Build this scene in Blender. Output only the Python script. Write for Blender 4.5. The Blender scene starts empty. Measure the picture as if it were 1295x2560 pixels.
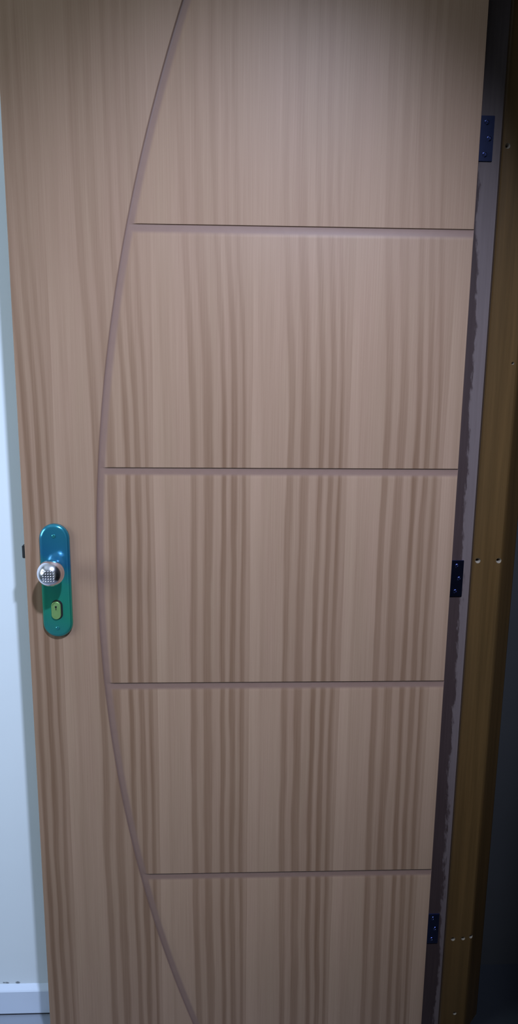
import bpy, bmesh, math
from mathutils import Matrix, Vector

sc = bpy.context.scene
col = sc.collection

# ------------------------------------------------------------------ camera
cam_d = bpy.data.cameras.new('camera')
cam = bpy.data.objects.new('camera', cam_d); col.objects.link(cam)
RIGHT = Vector((0.99907152, -0.04155821, 0.01135811))
UP = Vector((-0.00205699, 0.21732268, 0.97609765))
FWD = Vector((0.04303325, 0.97521473, -0.21703541))
CAM = Vector((-0.43122, -1.44188, 1.50589))
cam.matrix_world = Matrix(((RIGHT.x, UP.x, -FWD.x, CAM.x), (RIGHT.y, UP.y, -FWD.y, CAM.y),
                           (RIGHT.z, UP.z, -FWD.z, CAM.z), (0, 0, 0, 1)))
cam_d.sensor_fit = 'VERTICAL'; cam_d.sensor_height = 36.0
cam_d.lens = 2000.0 * 36.0 / 2560.0
cam_d.clip_start = 0.02
sc.camera = cam

# ------------------------------------------------------------------ world, light, exposure
w = bpy.data.worlds.new('world'); sc.world = w; w.use_nodes = True
w.node_tree.nodes['Background'].inputs[0].default_value = (0.6, 0.75, 1.0, 1)
w.node_tree.nodes['Background'].inputs[1].default_value = 0.012

LAMP = Vector((-0.165, -1.38, 2.70))
CEIL_Z = 2.76
ld = bpy.data.lights.new('ceiling_light', 'SPOT')
ld.energy = 340.0
ld.color = (0.60, 0.72, 1.0)
ld.shadow_soft_size = 0.05
ld.spot_size = math.radians(50); ld.spot_blend = 1.0
lo = bpy.data.objects.new('ceiling_light', ld); col.objects.link(lo)
lo.location = LAMP
lo.rotation_euler = (Vector((-0.44, 0.0, 1.20)) - LAMP).to_track_quat('-Z', 'Y').to_euler()

# soft fill light, added at an unseen window in the left wall
wd = bpy.data.lights.new('window_fill', 'AREA')
wd.shape = 'RECTANGLE'; wd.size = 1.0; wd.size_y = 1.0; wd.energy = 30.0; wd.color = (0.70, 0.87, 1.0)
wo = bpy.data.objects.new('window_fill', wd); col.objects.link(wo)
wo.location = (-2.565, -1.0, 1.55); wo.rotation_euler = (math.pi / 2, 0, -math.pi / 2)

vs = sc.view_settings
vs.view_transform = 'Standard'; vs.look = 'None'
vs.exposure = 0.0; vs.gamma = 1.0; vs.use_curve_mapping = False

# ------------------------------------------------------------------ helpers
class NT:
    def __init__(s, name):
        s.m = bpy.data.materials.new(name); s.m.use_nodes = True
        s.t = s.m.node_tree; s.b = s.t.nodes['Principled BSDF']
    def n(s, typ, **kw):
        x = s.t.nodes.new(typ)
        for k, v in kw.items(): setattr(x, k, v)
        return x
    def put(s, sock, v):
        if isinstance(v, bpy.types.NodeSocket): s.t.links.new(v, sock)
        else: sock.default_value = v
    def math(s, op, a, b=0.0, c=None, clamp=False):
        x = s.n('ShaderNodeMath', operation=op, use_clamp=clamp)
        s.put(x.inputs[0], a); s.put(x.inputs[1], b)
        if c is not None: s.put(x.inputs[2], c)
        return x.outputs[0]
    def coord(s):
        c = s.n('ShaderNodeTexCoord'); q = s.n('ShaderNodeSeparateXYZ')
        s.t.links.new(c.outputs['Object'], q.inputs[0])
        return q.outputs[0], q.outputs[1], q.outputs[2]
    def vec(s, x, y, z):
        q = s.n('ShaderNodeCombineXYZ')
        s.put(q.inputs[0], x); s.put(q.inputs[1], y); s.put(q.inputs[2], z)
        return q.outputs[0]
    def noise(s, v, scale=1.0, detail=2.0, rough=0.5):
        x = s.n('ShaderNodeTexNoise'); s.put(x.inputs['Vector'], v)
        x.inputs['Scale'].default_value = scale; x.inputs['Detail'].default_value = detail
        x.inputs['Roughness'].default_value = rough
        return x.outputs[0]
    def mix(s, f, a, b):
        x = s.n('ShaderNodeMix', data_type='RGBA'); s.put(x.inputs[0], f)
        s.put(x.inputs[6], a if isinstance(a, bpy.types.NodeSocket) else (*a, 1))
        s.put(x.inputs[7], b if isinstance(b, bpy.types.NodeSocket) else (*b, 1))
        return x.outputs[2]
    def ramp(s, f, stops, interp='LINEAR'):
        x = s.n('ShaderNodeValToRGB'); x.color_ramp.interpolation = interp
        e = x.color_ramp.elements
        while len(e) < len(stops): e.new(0.5)
        for i, (p, c) in enumerate(stops):
            e[i].position = p; e[i].color = (c, c, c, 1) if not isinstance(c, tuple) else (*c, 1)
        s.put(x.inputs[0], f)
        return x.outputs[0]
    def smooth(s, v, lo, hi):
        x = s.n('ShaderNodeMapRange', interpolation_type='SMOOTHSTEP')
        s.put(x.inputs[0], v); s.put(x.inputs[1], lo); s.put(x.inputs[2], hi)
        return x.outputs[0]
    def bump(s, h, dist, strength=1.0):
        x = s.n('ShaderNodeBump'); x.inputs['Strength'].default_value = strength
        x.inputs['Distance'].default_value = dist; s.put(x.inputs['Height'], h)
        s.t.links.new(x.outputs[0], s.b.inputs['Normal'])
    def set(s, **kw):
        for k, v in kw.items():
            sock = s.b.inputs[k.replace('_', ' ')]
            if isinstance(v, tuple) and len(v) == 3: v = (*v, 1)
            s.put(sock, v)
        return s.m

def link(name, me, parent=None, mats=()):
    o = bpy.data.objects.new(name, me); col.objects.link(o)
    for m in mats: me.materials.append(m)
    if parent is not None: o.parent = parent
    return o
def from_bm(name, bm, parent=None, mats=(), smooth=False):
    bmesh.ops.recalc_face_normals(bm, faces=bm.faces[:])
    me = bpy.data.meshes.new(name); bm.to_mesh(me); bm.free()
    for p in me.polygons: p.use_smooth = smooth
    return link(name, me, parent, mats)
def empty(name, loc=(0, 0, 0), parent=None):
    o = bpy.data.objects.new(name, None); col.objects.link(o); o.location = loc
    o.empty_display_size = 0.1
    if parent is not None: o.parent = parent
    return o
def box(bm, x0, x1, y0, y1, z0, z1, bevel=0.0, mat=0):
    r = bmesh.ops.create_cube(bm, size=1.0)
    for v in r['verts']:
        v.co = Vector(((x0 + x1) / 2 + v.co.x * (x1 - x0), (y0 + y1) / 2 + v.co.y * (y1 - y0), (z0 + z1) / 2 + v.co.z * (z1 - z0)))
    es = list({e for v in r['verts'] for e in v.link_edges})
    for f in {f for v in r['verts'] for f in v.link_faces}: f.material_index = mat
    if bevel: bmesh.ops.bevel(bm, geom=es, offset=bevel, segments=2, affect='EDGES')
def loft(bm, loops, cap0=True, cap1=True, mats=None):
    rows = [[bm.verts.new(p) for p in L] for L in loops]
    n = len(rows[0])
    for i in range(len(rows) - 1):
        for k in range(n):
            f = bm.faces.new((rows[i][k], rows[i][(k + 1) % n], rows[i + 1][(k + 1) % n], rows[i + 1][k]))
            if mats: f.material_index = mats[i]
    if cap0: bm.faces.new(rows[0])
    if cap1:
        f = bm.faces.new(rows[-1])
        if mats: f.material_index = mats[-1]
def stadium(cx, cz, hw, hh, y, n=14):
    """upright pill outline (half width hw, half height hh) at depth y"""
    p = []
    for k in range(n + 1):
        a = math.pi * k / n
        p.append((cx + hw * math.cos(a), y, cz + (hh - hw) + hw * math.sin(a)))
    for k in range(n + 1):
        a = math.pi + math.pi * k / n
        p.append((cx + hw * math.cos(a), y, cz - (hh - hw) + hw * math.sin(a)))
    return p
def ring(cx, cz, r, y, n=40):
    return [(cx + r * math.cos(2 * math.pi * k / n), y, cz + r * math.sin(2 * math.pi * k / n)) for k in range(n)]
def structure(o): o['kind'] = 'structure'; return o

# ------------------------------------------------------------------ materials
def paint(name, c, rough=0.55, spec=0.3, mottling=0.03):
    t = NT(name); x, y, z = t.coord()
    n = t.noise(t.vec(x, y, z), 3.0, 3.0)
    a = tuple(v * (1 - mottling) for v in c); b = tuple(min(1, v * (1 + mottling)) for v in c)
    f = t.noise(t.vec(x, y, z), 160.0, 2.0); t.bump(f, 0.0006, 0.25)
    return t.set(Base_Color=t.mix(n, a, b), Roughness=rough, Specular_IOR_Level=spec)

M_wall_side = paint('pale_wall_paint', (0.42, 0.43, 0.42))
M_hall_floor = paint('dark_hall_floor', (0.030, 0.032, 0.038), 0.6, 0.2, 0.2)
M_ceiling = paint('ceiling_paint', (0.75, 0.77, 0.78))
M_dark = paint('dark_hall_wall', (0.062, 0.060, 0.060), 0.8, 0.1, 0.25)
M_floor = paint('white_floor_tile', (0.30, 0.33, 0.40), 0.3, 0.4, 0.02)
M_base = paint('white_baseboard', (0.72, 0.79, 0.93), 0.35, 0.4, 0.02)
M_gap = paint('dirt_joint', (0.06, 0.06, 0.07), 0.9, 0.1, 0.3)

# white wall behind the door, a few scuffs low down by the baseboard
t = NT('white_wall_paint'); x, y, z = t.coord()
n = t.noise(t.vec(x, y, t.math('MULTIPLY', z, 1.0)), 2.4, 3.0)
base = t.mix(n, (0.80, 0.85, 0.88), (0.84, 0.88, 0.91))
spots = None
for sx, sz, r in ((-0.897, 0.0655, 0.007), (-0.921, 0.0655, 0.0055), (-0.928, 0.066, 0.004)):
    dx = t.math('SUBTRACT', x, sx); dz = t.math('MULTIPLY', t.math('SUBTRACT', z, sz), 1.8)
    d = t.math('SQRT', t.math('ADD', t.math('MULTIPLY', dx, dx), t.math('MULTIPLY', dz, dz)))
    d = t.math('ADD', d, t.math('MULTIPLY', t.math('SUBTRACT', t.noise(t.vec(x, y, z), 300.0, 2.0), 0.5), 0.006))
    m = t.math('SUBTRACT', 1.0, t.smooth(d, r * 0.4, r))
    spots = m if spots is None else t.math('MAXIMUM', spots, m)
t.bump(t.noise(t.vec(x, y, z), 5.0, 2.0), 0.004, 0.4)
M_wall = t.set(Base_Color=t.mix(t.math('MULTIPLY', spots, 0.8), base, (0.08, 0.09, 0.1)), Roughness=0.5, Specular_IOR_Level=0.35)

# striped veneer: leaves of 177 mm laid side by side, each repeating the same stripes
def veneer(name):
    t = NT(name); x, y, z = t.coord()
    PERIOD = 0.177
    edge = t.math('MULTIPLY', t.math('SUBTRACT', t.noise(t.vec(0.0, 3.7, z), 2.2, 1.0), 0.5), 0.010)
    q = t.math('DIVIDE', t.math('ADD', t.math('ADD', x, 0.737 + 2 * PERIOD), edge), PERIOD)
    leaf = t.math('FLOOR', q); u = t.math('FRACT', q)
    # stripes wander with height, a little differently in every leaf
    w1 = t.math('MULTIPLY', t.math('SUBTRACT', t.noise(t.vec(t.math('MULTIPLY', leaf, 0.08), 0.0, z), 1.1, 1.0), 0.5), 0.20)
    w2 = t.math('MULTIPLY', t.math('SUBTRACT', t.noise(t.vec(t.math('MULTIPLY', x, 30.0), leaf, t.math('MULTIPLY', z, 5.0)), 1.0, 2.0), 0.5), 0.05)
    env = t.math('MULTIPLY', t.smooth(u, 0.0, 0.3), t.math('SUBTRACT', 1.0, t.smooth(u, 0.9, 1.0)))
    lean = t.math('MULTIPLY', t.smooth(z, 1.1, 1.9), 0.10)
    s = t.math('ADD', t.math('ADD', u, lean), t.math('MULTIPLY', t.math('ADD', w1, w2), env))
    s = t.math('MINIMUM', t.math('MAXIMUM', s, 0.001), 0.999)
    st = t.ramp(s, [(0.0, 0.96), (0.10, 0.90), (0.135, 0.70), (0.165, 0.78), (0.33, 0.82), (0.365, 0.78), (0.385, 0.24), (0.43, 0.30),
                    (0.455, 0.72), (0.50, 0.70), (0.525, 0.20), (0.59, 0.28), (0.615, 0.74), (0.68, 0.68), (0.705, 0.08),
                    (0.735, 0.16), (0.76, 0.72), (0.79, 0.66), (0.81, 0.12), (0.85, 0.22), (0.87, 0.70), (0.90, 0.62),
                    (0.92, 0.12), (0.945, 0.28), (0.965, 0.66), (1.0, 0.60)])
    # contrast fades and strengthens along the grain
    fade = t.math('MULTIPLY_ADD', t.noise(t.vec(t.math('MULTIPLY', x, 22.0), leaf, t.math('MULTIPLY', z, 2.2)), 1.0, 2.0), 0.9, 0.50)
    fade = t.math('MULTIPLY', fade, t.math('MULTIPLY_ADD', t.smooth(z, 1.15, 1.80), -0.74, 1.0))  # stripes also wash out towards the top: lamp haze put into the colour
    st = t.math('MULTIPLY_ADD', t.math('SUBTRACT', st, 0.6), fade, 0.6)
    fib = t.noise(t.vec(t.math('MULTIPLY', x, 420.0), t.math('MULTIPLY', y, 50.0), t.math('MULTIPLY', z, 5.0)), 1.0, 3.0, 0.6)
    tone = t.noise(t.vec(t.math('MULTIPLY', x, 45.0), 5.0, t.math('MULTIPLY', z, 1.2)), 1.0, 2.0)
    st = t.math('ADD', st, t.math('MULTIPLY', t.math('SUBTRACT', fib, 0.5), 0.55))
    st = t.math('ADD', st, t.math('MULTIPLY', t.math('SUBTRACT', tone, 0.5), 0.34), clamp=True)
    hue = t.noise(t.vec(t.math('MULTIPLY', x, 25.0), 9.0, t.math('MULTIPLY', z, 4.0)), 1.0, 2.0)
    c = t.mix(st, (0.210, 0.113, 0.065), t.mix(hue, (0.402, 0.244, 0.166), (0.386, 0.250, 0.160)))
    # the router cuts through the veneer into plain mauve-brown board
    gn = t.noise(t.vec(x, y, z), 60.0, 3.0)
    board = t.mix(gn, (0.232, 0.138, 0.104), (0.258, 0.154, 0.117))
    c = t.mix(t.smooth(y, 0.0003, 0.0017), c, board)
    t.bump(fib, 0.0004, 0.12)
    return t.set(Base_Color=c, Roughness=0.47, Specular_IOR_Level=0.30)
M_veneer = veneer('striped_wood_veneer')

t = NT('routed_groove_wood'); x, y, z = t.coord()
n = t.noise(t.vec(x, y, z), 60.0, 3.0)
M_groove = t.set(Base_Color=t.mix(n, (0.232, 0.138, 0.104), (0.258, 0.154, 0.117)), Roughness=0.5, Specular_IOR_Level=0.4)

# varnished brown door stop
t = NT('brown_varnished_wood'); x, y, z = t.coord()
g = t.noise(t.vec(t.math('MULTIPLY', x, 90.0), t.math('MULTIPLY', y, 90.0), t.math('MULTIPLY', z, 2.5)), 1.0, 4.0, 0.6)
p = t.noise(t.vec(t.math('MULTIPLY', x, 20.0), 0.0, t.math('MULTIPLY', z, 3.0)), 1.0, 2.0)
c = t.mix(g, (0.060, 0.029, 0.007), (0.205, 0.105, 0.034))
c = t.mix(t.math('MULTIPLY', p, 0.5), c, (0.07, 0.045, 0.02))
t.bump(g, 0.0008, 0.3)
M_brown = t.set(Base_Color=c, Roughness=0.42, Specular_IOR_Level=0.4)

# rebate: scraped pale wood with a ragged dark stain left along the door side
t = NT('worn_rebate_wood'); x, y, z = t.coord()
thr = t.math('MULTIPLY_ADD', z, -0.011, 0.0425)
thr = t.math('SUBTRACT', thr, t.math('MULTIPLY', t.smooth(z, 1.50, 1.80), 0.012))
j1 = t.noise(t.vec(t.math('MULTIPLY', x, 40.0), 0.0, t.math('MULTIPLY', z, 9.0)), 1.0, 4.0, 0.6)
j2 = t.noise(t.vec(t.math('MULTIPLY', x, 160.0), 2.0, t.math('MULTIPLY_ADD', x, 60.0, t.math('MULTIPLY', z, 45.0))), 1.0, 3.0, 0.6)
e = t.math('ADD', t.math('MULTIPLY', t.math('SUBTRACT', j1, 0.5), 0.026), t.math('MULTIPLY', t.math('SUBTRACT', j2, 0.5), 0.020))
m = t.smooth(t.math('SUBTRACT', t.math('ADD', x, e), thr), -0.003, 0.003)
n = t.noise(t.vec(t.math('MULTIPLY', x, 200.0), y, t.math('MULTIPLY', z, 8.0)), 1.0, 3.0)
pale = t.mix(n, (0.160, 0.115, 0.105), (0.225, 0.168, 0.155))
dark = t.mix(n, (0.050, 0.029, 0.026), (0.085, 0.052, 0.047))
M_rebate = t.set(Base_Color=t.mix(m, dark, pale), Roughness=0.6, Specular_IOR_Level=0.3)

t = NT('raw_wood_hole')
M_hole = t.set(Base_Color=(0.30, 0.24, 0.18), Roughness=0.8)

t = NT('blue_zinc_steel'); x, y, z = t.coord()
n = t.noise(t.vec(x, y, z), 90.0, 3.0)
M_steel = t.set(Base_Color=t.mix(n, (0.17, 0.20, 0.42), (0.24, 0.28, 0.56)), Metallic=1.0, Roughness=0.24)
M_dark_metal = NT('dark_metal').set(Base_Color=(0.06, 0.06, 0.06), Metallic=0.7, Roughness=0.5)

# lock plate: blue film, with a green room reflection painted in towards the foot
t = NT('blue_film_green_reflection'); x, y, z = t.coord()
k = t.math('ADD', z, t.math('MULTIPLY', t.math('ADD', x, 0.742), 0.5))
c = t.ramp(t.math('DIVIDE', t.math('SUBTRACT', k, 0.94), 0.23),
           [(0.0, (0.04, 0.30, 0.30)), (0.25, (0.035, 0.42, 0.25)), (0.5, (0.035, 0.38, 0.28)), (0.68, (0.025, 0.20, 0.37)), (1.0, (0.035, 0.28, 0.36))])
M_film_reflection = t.set(Base_Color=c, Metallic=0.62, Roughness=0.2, Coat_Weight=0.4, Coat_Roughness=0.08)
M_chrome = NT('polished_chrome').set(Base_Color=(0.92, 0.88, 0.95), Metallic=1.0, Roughness=0.2)
t = NT('greenish_brass'); x, y, z = t.coord()
M_brass = t.set(Base_Color=t.mix(t.noise(t.vec(x, y, z), 120.0, 3.0), (0.22, 0.42, 0.12), (0.34, 0.52, 0.20)), Metallic=0.5, Roughness=0.4)
M_fill_window_glass = NT('fill_window_glass').set(Base_Color=(0.6, 0.7, 0.75), Roughness=0.1, Transmission_Weight=0.6)
M_black = NT('keyhole_black').set(Base_Color=(0.01, 0.01, 0.012), Roughness=0.7)

# ------------------------------------------------------------------ the setting
FZ = -0.010                       # floor
WY = 0.117                        # white wall behind the door leaf
XL, YF = -2.6, -4.4              # extents of the room
def wall(name, args, m):
    bm = bmesh.new(); box(bm, *args)
    return structure(from_bm(name, bm, None, (m,)))
wall('floor', (XL, 0.040, YF, WY, FZ - 0.1, FZ), M_floor)
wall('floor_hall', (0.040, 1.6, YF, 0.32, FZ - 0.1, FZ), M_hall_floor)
ceil = wall('ceiling', (XL, 0.0, YF, WY, CEIL_Z, CEIL_Z + 0.1), M_ceiling)
wall('wall_back', (XL, 0.150, WY, WY + 0.105, FZ, CEIL_Z), M_wall)
wall('wall_left', (XL - 0.1, XL, YF, WY + 0.12, FZ, CEIL_Z), M_wall_side)
wall('wall_front', (XL, 0.0, YF - 0.1, YF, FZ, CEIL_Z), M_wall_side)
# wall of the doorway: beside the opening and above it
bm = bmesh.new()
box(bm, 0.0, 0.150, YF, -0.885, FZ, CEIL_Z)
box(bm, 0.0, 0.150, -0.885, WY, 2.145, CEIL_Z)
structure(from_bm('wall_right', bm, None, (M_wall_side,)))
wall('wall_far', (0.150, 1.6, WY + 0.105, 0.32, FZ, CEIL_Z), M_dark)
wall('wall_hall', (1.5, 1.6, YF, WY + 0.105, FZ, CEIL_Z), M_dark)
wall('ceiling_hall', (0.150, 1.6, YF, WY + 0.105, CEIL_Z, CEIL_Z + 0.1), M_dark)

# unseen window added around the fill light: frame with a mullion and two panes
win = structure(empty('fill_window_1', (XL, -1.0, 1.0)))
bm = bmesh.new()
for a0, a1, b0, b1 in ((-0.56, 0.56, 0.99, 1.05), (-0.56, 0.56, 2.05, 2.11), (-0.56, -0.50, 1.05, 2.05), (0.50, 0.56, 1.05, 2.05), (-0.015, 0.015, 1.05, 2.05)):
    box(bm, 0.0, 0.03, a0, a1, b0 - 1.0, b1 - 1.0)
from_bm('fill_window_frame', bm, win, (M_ceiling,))
for a0, a1 in ((-0.50, -0.015), (0.015, 0.50)):
    bm = bmesh.new(); box(bm, 0.004, 0.008, a0, a1, 0.05, 1.05); from_bm('fill_window_pane', bm, win, (M_fill_window_glass,))

# round housing of the ceiling light
bm = bmesh.new()
n = 32
def hring(r, z): return [(LAMP.x + r * math.cos(2 * math.pi * k / n), LAMP.y + r * math.sin(2 * math.pi * k / n), z) for k in range(n)]
loft(bm, [hring(0.075, CEIL_Z), hring(0.075, LAMP.z + 0.012), hring(0.068, LAMP.z + 0.005), hring(0.060, LAMP.z + 0.005), hring(0.058, LAMP.z + 0.012)])
from_bm('lamp_housing', bm, ceil, (M_ceiling,), True)

# baseboard along the white wall: sloped top, dark dirt joint above the floor
bm = bmesh.new()
BY = WY - 0.013
prof = [(WY, FZ + 0.005), (BY, FZ + 0.005), (BY, 0.052), (BY + 0.002, 0.0545), (WY - 0.001, 0.0625), (WY, 0.0625)]
loft(bm, [[(XL, a, b) for a, b in prof], [(-0.002, a, b) for a, b in prof]])
bb = structure(from_bm('baseboard_back', bm, None, (M_base,)))
bm = bmesh.new(); box(bm, XL, -0.002, BY + 0.0015, WY, FZ, FZ + 0.005)
from_bm('dirt_joint', bm, bb, (M_gap,))

# ------------------------------------------------------------------ door frame
ZH = 2.105                         # underside of the head
YJ = -0.850                        # latch-side jamb face
RB, SB = 0.040, 0.029              # rebate face, stop face (Y)
XS, XR = 0.0485, 0.150             # stop begins, frame ends (X)
frame = structure(empty('trim_1', (0, 0, FZ)))
def fpart(name, bm, mats, smooth=False):
    o = from_bm(name, bm, frame, mats, smooth)
    o.matrix_parent_inverse = Matrix.Translation((0, 0, -FZ))
    return o
bm = bmesh.new(); box(bm, 0.0, XS, RB, WY, FZ, 2.145); fpart('hinge_jamb', bm, (M_rebate,))
# door stop with a broad rounded outer edge
prof = [(XS, RB + 0.03), (XS, SB + 0.002), (XS + 0.002, SB)]
prof += [(0.103, SB), (0.1065, SB + 0.0012), (0.110, SB + 0.004), (0.1475, SB + 0.047), (XR, SB + 0.052)]
prof += [(XR, WY), (XS, WY)]
bm = bmesh.new()
loft(bm, [[(a, b, FZ) for a, b in prof], [(a, b, ZH) for a, b in prof]])
stop = fpart('door_stop', bm, (M_brown, M_hole))
# screw holes drilled into the stop
cut = bmesh.new()
for hx, hz, r in ((0.0585, 1.083, 0.0052), (0.0995, 1.083, 0.0052), (0.0575, 1.829, 0.0045), (0.065, 0.232, 0.0045), (0.087, 0.233, 0.0042), (0.1045, 0.237, 0.0045), (0.0965, 1.459, 0.0025), (0.081, 0.040, 0.004)):
    loft(cut, [ring(hx, hz, r * 1.1, SB - 0.004, 14), ring(hx, hz, r, SB + 0.001, 14), ring(hx, hz, r * 0.45, SB + 0.006, 14), ring(hx, hz, r * 0.4, SB + 0.02, 14)])
for f in cut.faces: f.material_index = 1
bmesh.ops.recalc_face_normals(cut, faces=cut.faces[:])
cme = bpy.data.meshes.new('cutter'); cut.to_mesh(cme); cut.free()
cme.materials.append(M_brown); cme.materials.append(M_hole)
cob = bpy.data.objects.new('cutter', cme); col.objects.link(cob)
md = stop.modifiers.new('holes', 'BOOLEAN'); md.operation = 'DIFFERENCE'; md.object = cob; md.solver = 'EXACT'
dg = bpy.context.evaluated_depsgraph_get(); dg.update()
nm = bpy.data.meshes.new_from_object(stop.evaluated_get(dg))
stop.modifiers.clear(); stop.data = nm
bpy.data.objects.remove(cob); bpy.data.meshes.remove(cme)
# head and latch-side jamb
bm = bmesh.new(); box(bm, 0.0, XR, YJ - 0.035, RB, ZH, 2.145); fpart('head_jamb', bm, (M_rebate,))
bm = bmesh.new(); box(bm, XS, XR, YJ, SB, ZH - 0.011, ZH, 0.0015); fpart('head_stop', bm, (M_brown,))
bm = bmesh.new(); box(bm, 0.0, XR, YJ - 0.035, YJ, FZ, ZH); fpart('latch_jamb', bm, (M_brown,))

# three butt hinges on the rebate
def screw_mesh(r, depth):
    bm = bmesh.new(); n = 16
    def rg(q, y): return [(q * math.cos(2 * math.pi * k / n), y, q * math.sin(2 * math.pi * k / n)) for k in range(n)]
    loft(bm, [rg(r, 0.0), rg(r * 0.96, -depth * 0.6), rg(r * 0.7, -depth), rg(r * 0.34, -depth), rg(r * 0.22, -depth * 0.45)])
    bmesh.ops.recalc_face_normals(bm, faces=bm.faces[:])
    me = bpy.data.meshes.new('screw'); bm.to_mesh(me); bm.free()
    return me
SCREW = screw_mesh(0.0042, 0.0014); SCREW.materials.append(M_steel)
for hz in (1.842, 1.044, 0.2515):
    bm = bmesh.new()
    box(bm, 0.002, 0.0345, RB - 0.0022, RB, hz - 0.037, hz + 0.037, 0.0006)
    h = fpart('hinge', bm, (M_steel,)); h['label'] = 'blue steel butt hinge leaf'
    bm = bmesh.new(); n = 16                       # knuckle behind the door edge
    zs = [hz - 0.037 + 0.074 * i / 5 for i in range(6)]
    for i in range(5):
        L = [[(-0.003 + 0.0048 * math.cos(2 * math.pi * k / n), RB + 0.0012 + 0.0048 * math.sin(2 * math.pi * k / n), q) for k in range(n)] for q in (zs[i] + 0.0003, zs[i + 1] - 0.0003)]
        loft(bm, L)
    kn = from_bm('knuckle', bm, h, (M_steel,), False)
    for sx, dz in ((0.021, 0.026), (0.027, 0.0), (0.021, -0.026)):
        o = bpy.data.objects.new('screw', SCREW); col.objects.link(o); o.parent = h
        o.location = (sx, RB - 0.0022, hz + dz)

# ------------------------------------------------------------------ door leaf
DW, DH, DT = 0.80, 2.10, 0.035
ACX, ACZ, AR = 2.28019, 1.05, 2.9407             # centre line of the curved groove
GD = 0.0022                                      # groove depth
door = structure(empty('door_1', (0, 0, 0)))
bm = bmesh.new(); box(bm, -DW, 0.0, GD, DT, 0.0, DH)
from_bm('door_core', bm, door, (M_groove,))
def arc_x(z, o): return ACX - math.sqrt((AR + o) ** 2 - (z - ACZ) ** 2)
ZG = [0.0] + [0.42 * i - 0.0015 for i in range(1, 5)] + [DH]
EB = 0.0012
# groove section: a short steep shoulder on the upper / left side, a long easy slope on the other
STEEP = [(0.0068, 1.0), (0.0080, 0.45), (0.0086, 0.1), (0.0090, 0.0)]
EASY = [(-0.0040, 1.0), (0.0005, 0.86), (0.0060, 0.36), (0.0110, 0.0)]
def stile_loop(k, n=72):
    o, e, y = STEEP[k][0], EB * k / 3, STEEP[k][1] * GD
    zb, zt = e, DH - e
    L = [(-DW + e, y, zb)]
    L += [(arc_x(zb + (zt - zb) * i / n, o), y, zb + (zt - zb) * i / n) for i in range(n + 1)]
    L.append((-DW + e, y, zt))
    return L
def panel_loop(i, k, n=20):
    e = EB * k / 3
    st, ea, y = STEEP[k][0], EASY[k][0], EASY[k][1] * GD
    zb = ZG[i] + (st if i > 0 else e)
    zt = ZG[i + 1] - (ea if i < 4 else e)
    L = [(-e, y, zt)]
    L += [(arc_x(zt + (zb - zt) * q / n, -ea), y, zt + (zb - zt) * q / n) for q in range(n + 1)]
    L.append((-e, y, zb))
    return L
def face_piece(name, fn):
    bm = bmesh.new()
    loft(bm, [fn(k) for k in range(4)], cap0=False)
    o = from_bm(name, bm, door, (M_veneer,), True)
    for p in o.data.polygons:
        if abs(p.normal.y) > 0.999: p.use_smooth = False
    o.data.set_sharp_from_angle(angle=math.radians(24))
    return o
face_piece('curved_stile', stile_loop)
for i in (4, 3, 2, 1, 0):
    face_piece('panel', lambda k, i=i: panel_loop(i, k))

# latch bolt showing past the free edge
bm = bmesh.new(); box(bm, -DW - 0.0003, -DW, 0.006, 0.030, 1.02, 1.19)
lp = from_bm('latch_plate', bm, door, (M_dark_metal,))
bm = bmesh.new(); box(bm, -DW - 0.0065, -DW - 0.0003, 0.008, 0.022, 1.094, 1.118, 0.001)
from_bm('latch_bolt', bm, lp, (M_dark_metal,))

# lock plate with knob, cylinder and screws
PX, PZ = -0.7435, 1.0535
bm = bmesh.new()
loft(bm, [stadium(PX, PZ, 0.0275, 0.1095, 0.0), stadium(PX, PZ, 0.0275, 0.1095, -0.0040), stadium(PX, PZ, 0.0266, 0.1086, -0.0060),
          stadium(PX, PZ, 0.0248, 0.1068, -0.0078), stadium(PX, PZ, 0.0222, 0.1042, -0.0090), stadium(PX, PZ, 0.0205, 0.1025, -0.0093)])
plate = from_bm('lock_plate', bm, door, (M_film_reflection,), True)
plate['label'] = 'blue and green pill-shaped lock plate with round knob'
YP = -0.0093
KX, KZ = -0.7435, 1.0815
# neck and ball, turned about the spindle
bm = bmesh.new()
pr = [(0.0135, YP), (0.0135, YP - 0.002), (0.0105, YP - 0.005), (0.0095, YP - 0.010), (0.0105, YP - 0.0145)]
CY, BR = -0.0465, 0.0243
a0 = math.asin(0.0115 / BR)
for k in range(19):
    a = a0 + (math.radians(158) - a0) * k / 18
    pr.append((BR * math.sin(a), CY + BR * math.cos(a) * (0.92 if a > math.pi / 2 else 1.0)))
yfront = pr[-1][1]
pr += [(0.004, yfront - 0.0004)]
loft(bm, [ring(KX, KZ, r, y) for r, y in pr])
knob = from_bm('knob', bm, plate, (M_chrome,), True); knob['label'] = 'polished chrome ball knob with dotted face'
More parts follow.
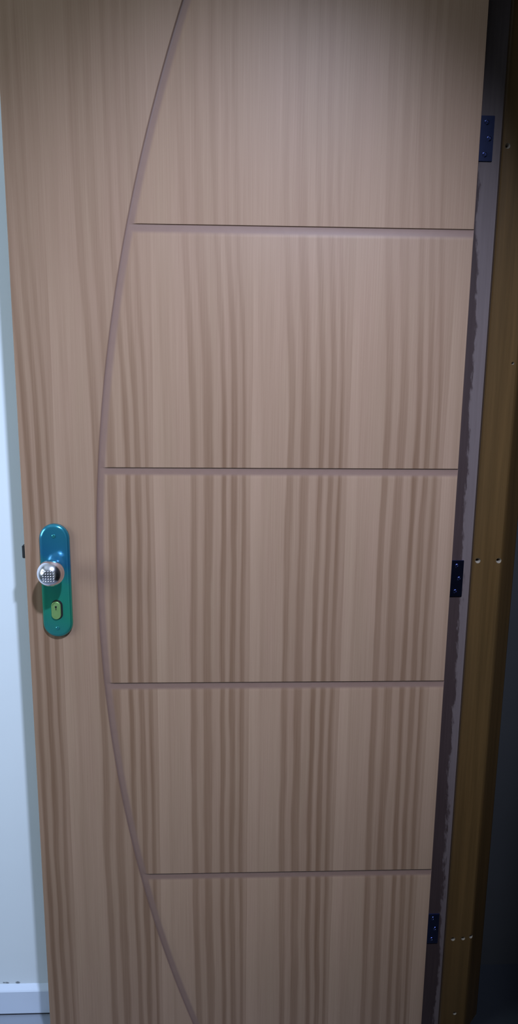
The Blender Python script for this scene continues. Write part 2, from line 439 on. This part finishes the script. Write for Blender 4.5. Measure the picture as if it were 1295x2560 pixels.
# dotted pattern on the knob face: rows of little studs
bm = bmesh.new()
for i in range(-2, 3):
    for j in range(-2, 3):
        dx, dz = i * 0.0046, j * 0.0046
        r = math.hypot(dx, dz); 
        q = min(1.0, r / BR); yy = min(CY - 0.92 * BR * math.sqrt(1 - q * q), 1) if r > 0.0091 else yfront - 0.0004 * (1 - r / 0.0091)
        s = bmesh.ops.create_icosphere(bm, subdivisions=1, radius=0.0016)
        for v in s['verts']: v.co += Vector((KX + dx, yy, KZ + dz))
dots = from_bm('stud_pattern', bm, plate, (M_chrome,), True); dots['kind'] = 'stuff'
# lock cylinder in its cut-out
CX, CZ = -0.7445, 0.9985
bm = bmesh.new(); loft(bm, [stadium(CX + 0.0015, CZ + 0.001, 0.0104, 0.0192, YP), stadium(CX + 0.0015, CZ + 0.001, 0.0104, 0.0192, YP - 0.0002)])
from_bm('cylinder_cutout', bm, plate, (M_black,))
bm = bmesh.new()
loft(bm, [stadium(CX, CZ, 0.0086, 0.0172, YP - 0.0002), stadium(CX, CZ, 0.0086, 0.0172, YP - 0.0028), stadium(CX, CZ, 0.0078, 0.0164, YP - 0.0036)])
from_bm('lock_cylinder', bm, plate, (M_brass,))
bm = bmesh.new()
loft(bm, [ring(CX, CZ + 0.0075, 0.0019, YP - 0.0036, 12), ring(CX, CZ + 0.0075, 0.0019, YP - 0.0038, 12)])
box(bm, CX - 0.0007, CX + 0.0007, YP - 0.0038, YP - 0.0036, CZ + 0.001, CZ + 0.0075)
from_bm('keyhole', bm, plate, (M_black,))
PS = screw_mesh(0.0036, 0.0012); PS.materials.append(M_film_reflection)
for dz in (0.0875, -0.0905):
    o = bpy.data.objects.new('plate_screw', PS); col.objects.link(o); o.parent = plate
    o.location = (PX, YP, PZ + dz)

# ------------------------------------------------------------------ labels of the setting
LABELS = {
    'door_1': ('brown striped veneer door with four level grooves and one long curved groove', 'door'),
    'trim_1': ('dark brown varnished door frame with worn rebate and three hinges right of door', 'door frame'),
    'wall_back': ('bluish white painted wall behind the free edge of the door', 'wall'),
    'baseboard_back': ('white baseboard at the foot of the bluish white wall', 'baseboard'),
    'floor': ('pale floor below the white baseboard', 'floor'),
    'wall_far': ('dark unlit wall beyond the brown door frame', 'wall'),
}
for k, (lb, ct) in LABELS.items():
    o = bpy.data.objects[k]; o['label'] = lb; o['category'] = ct
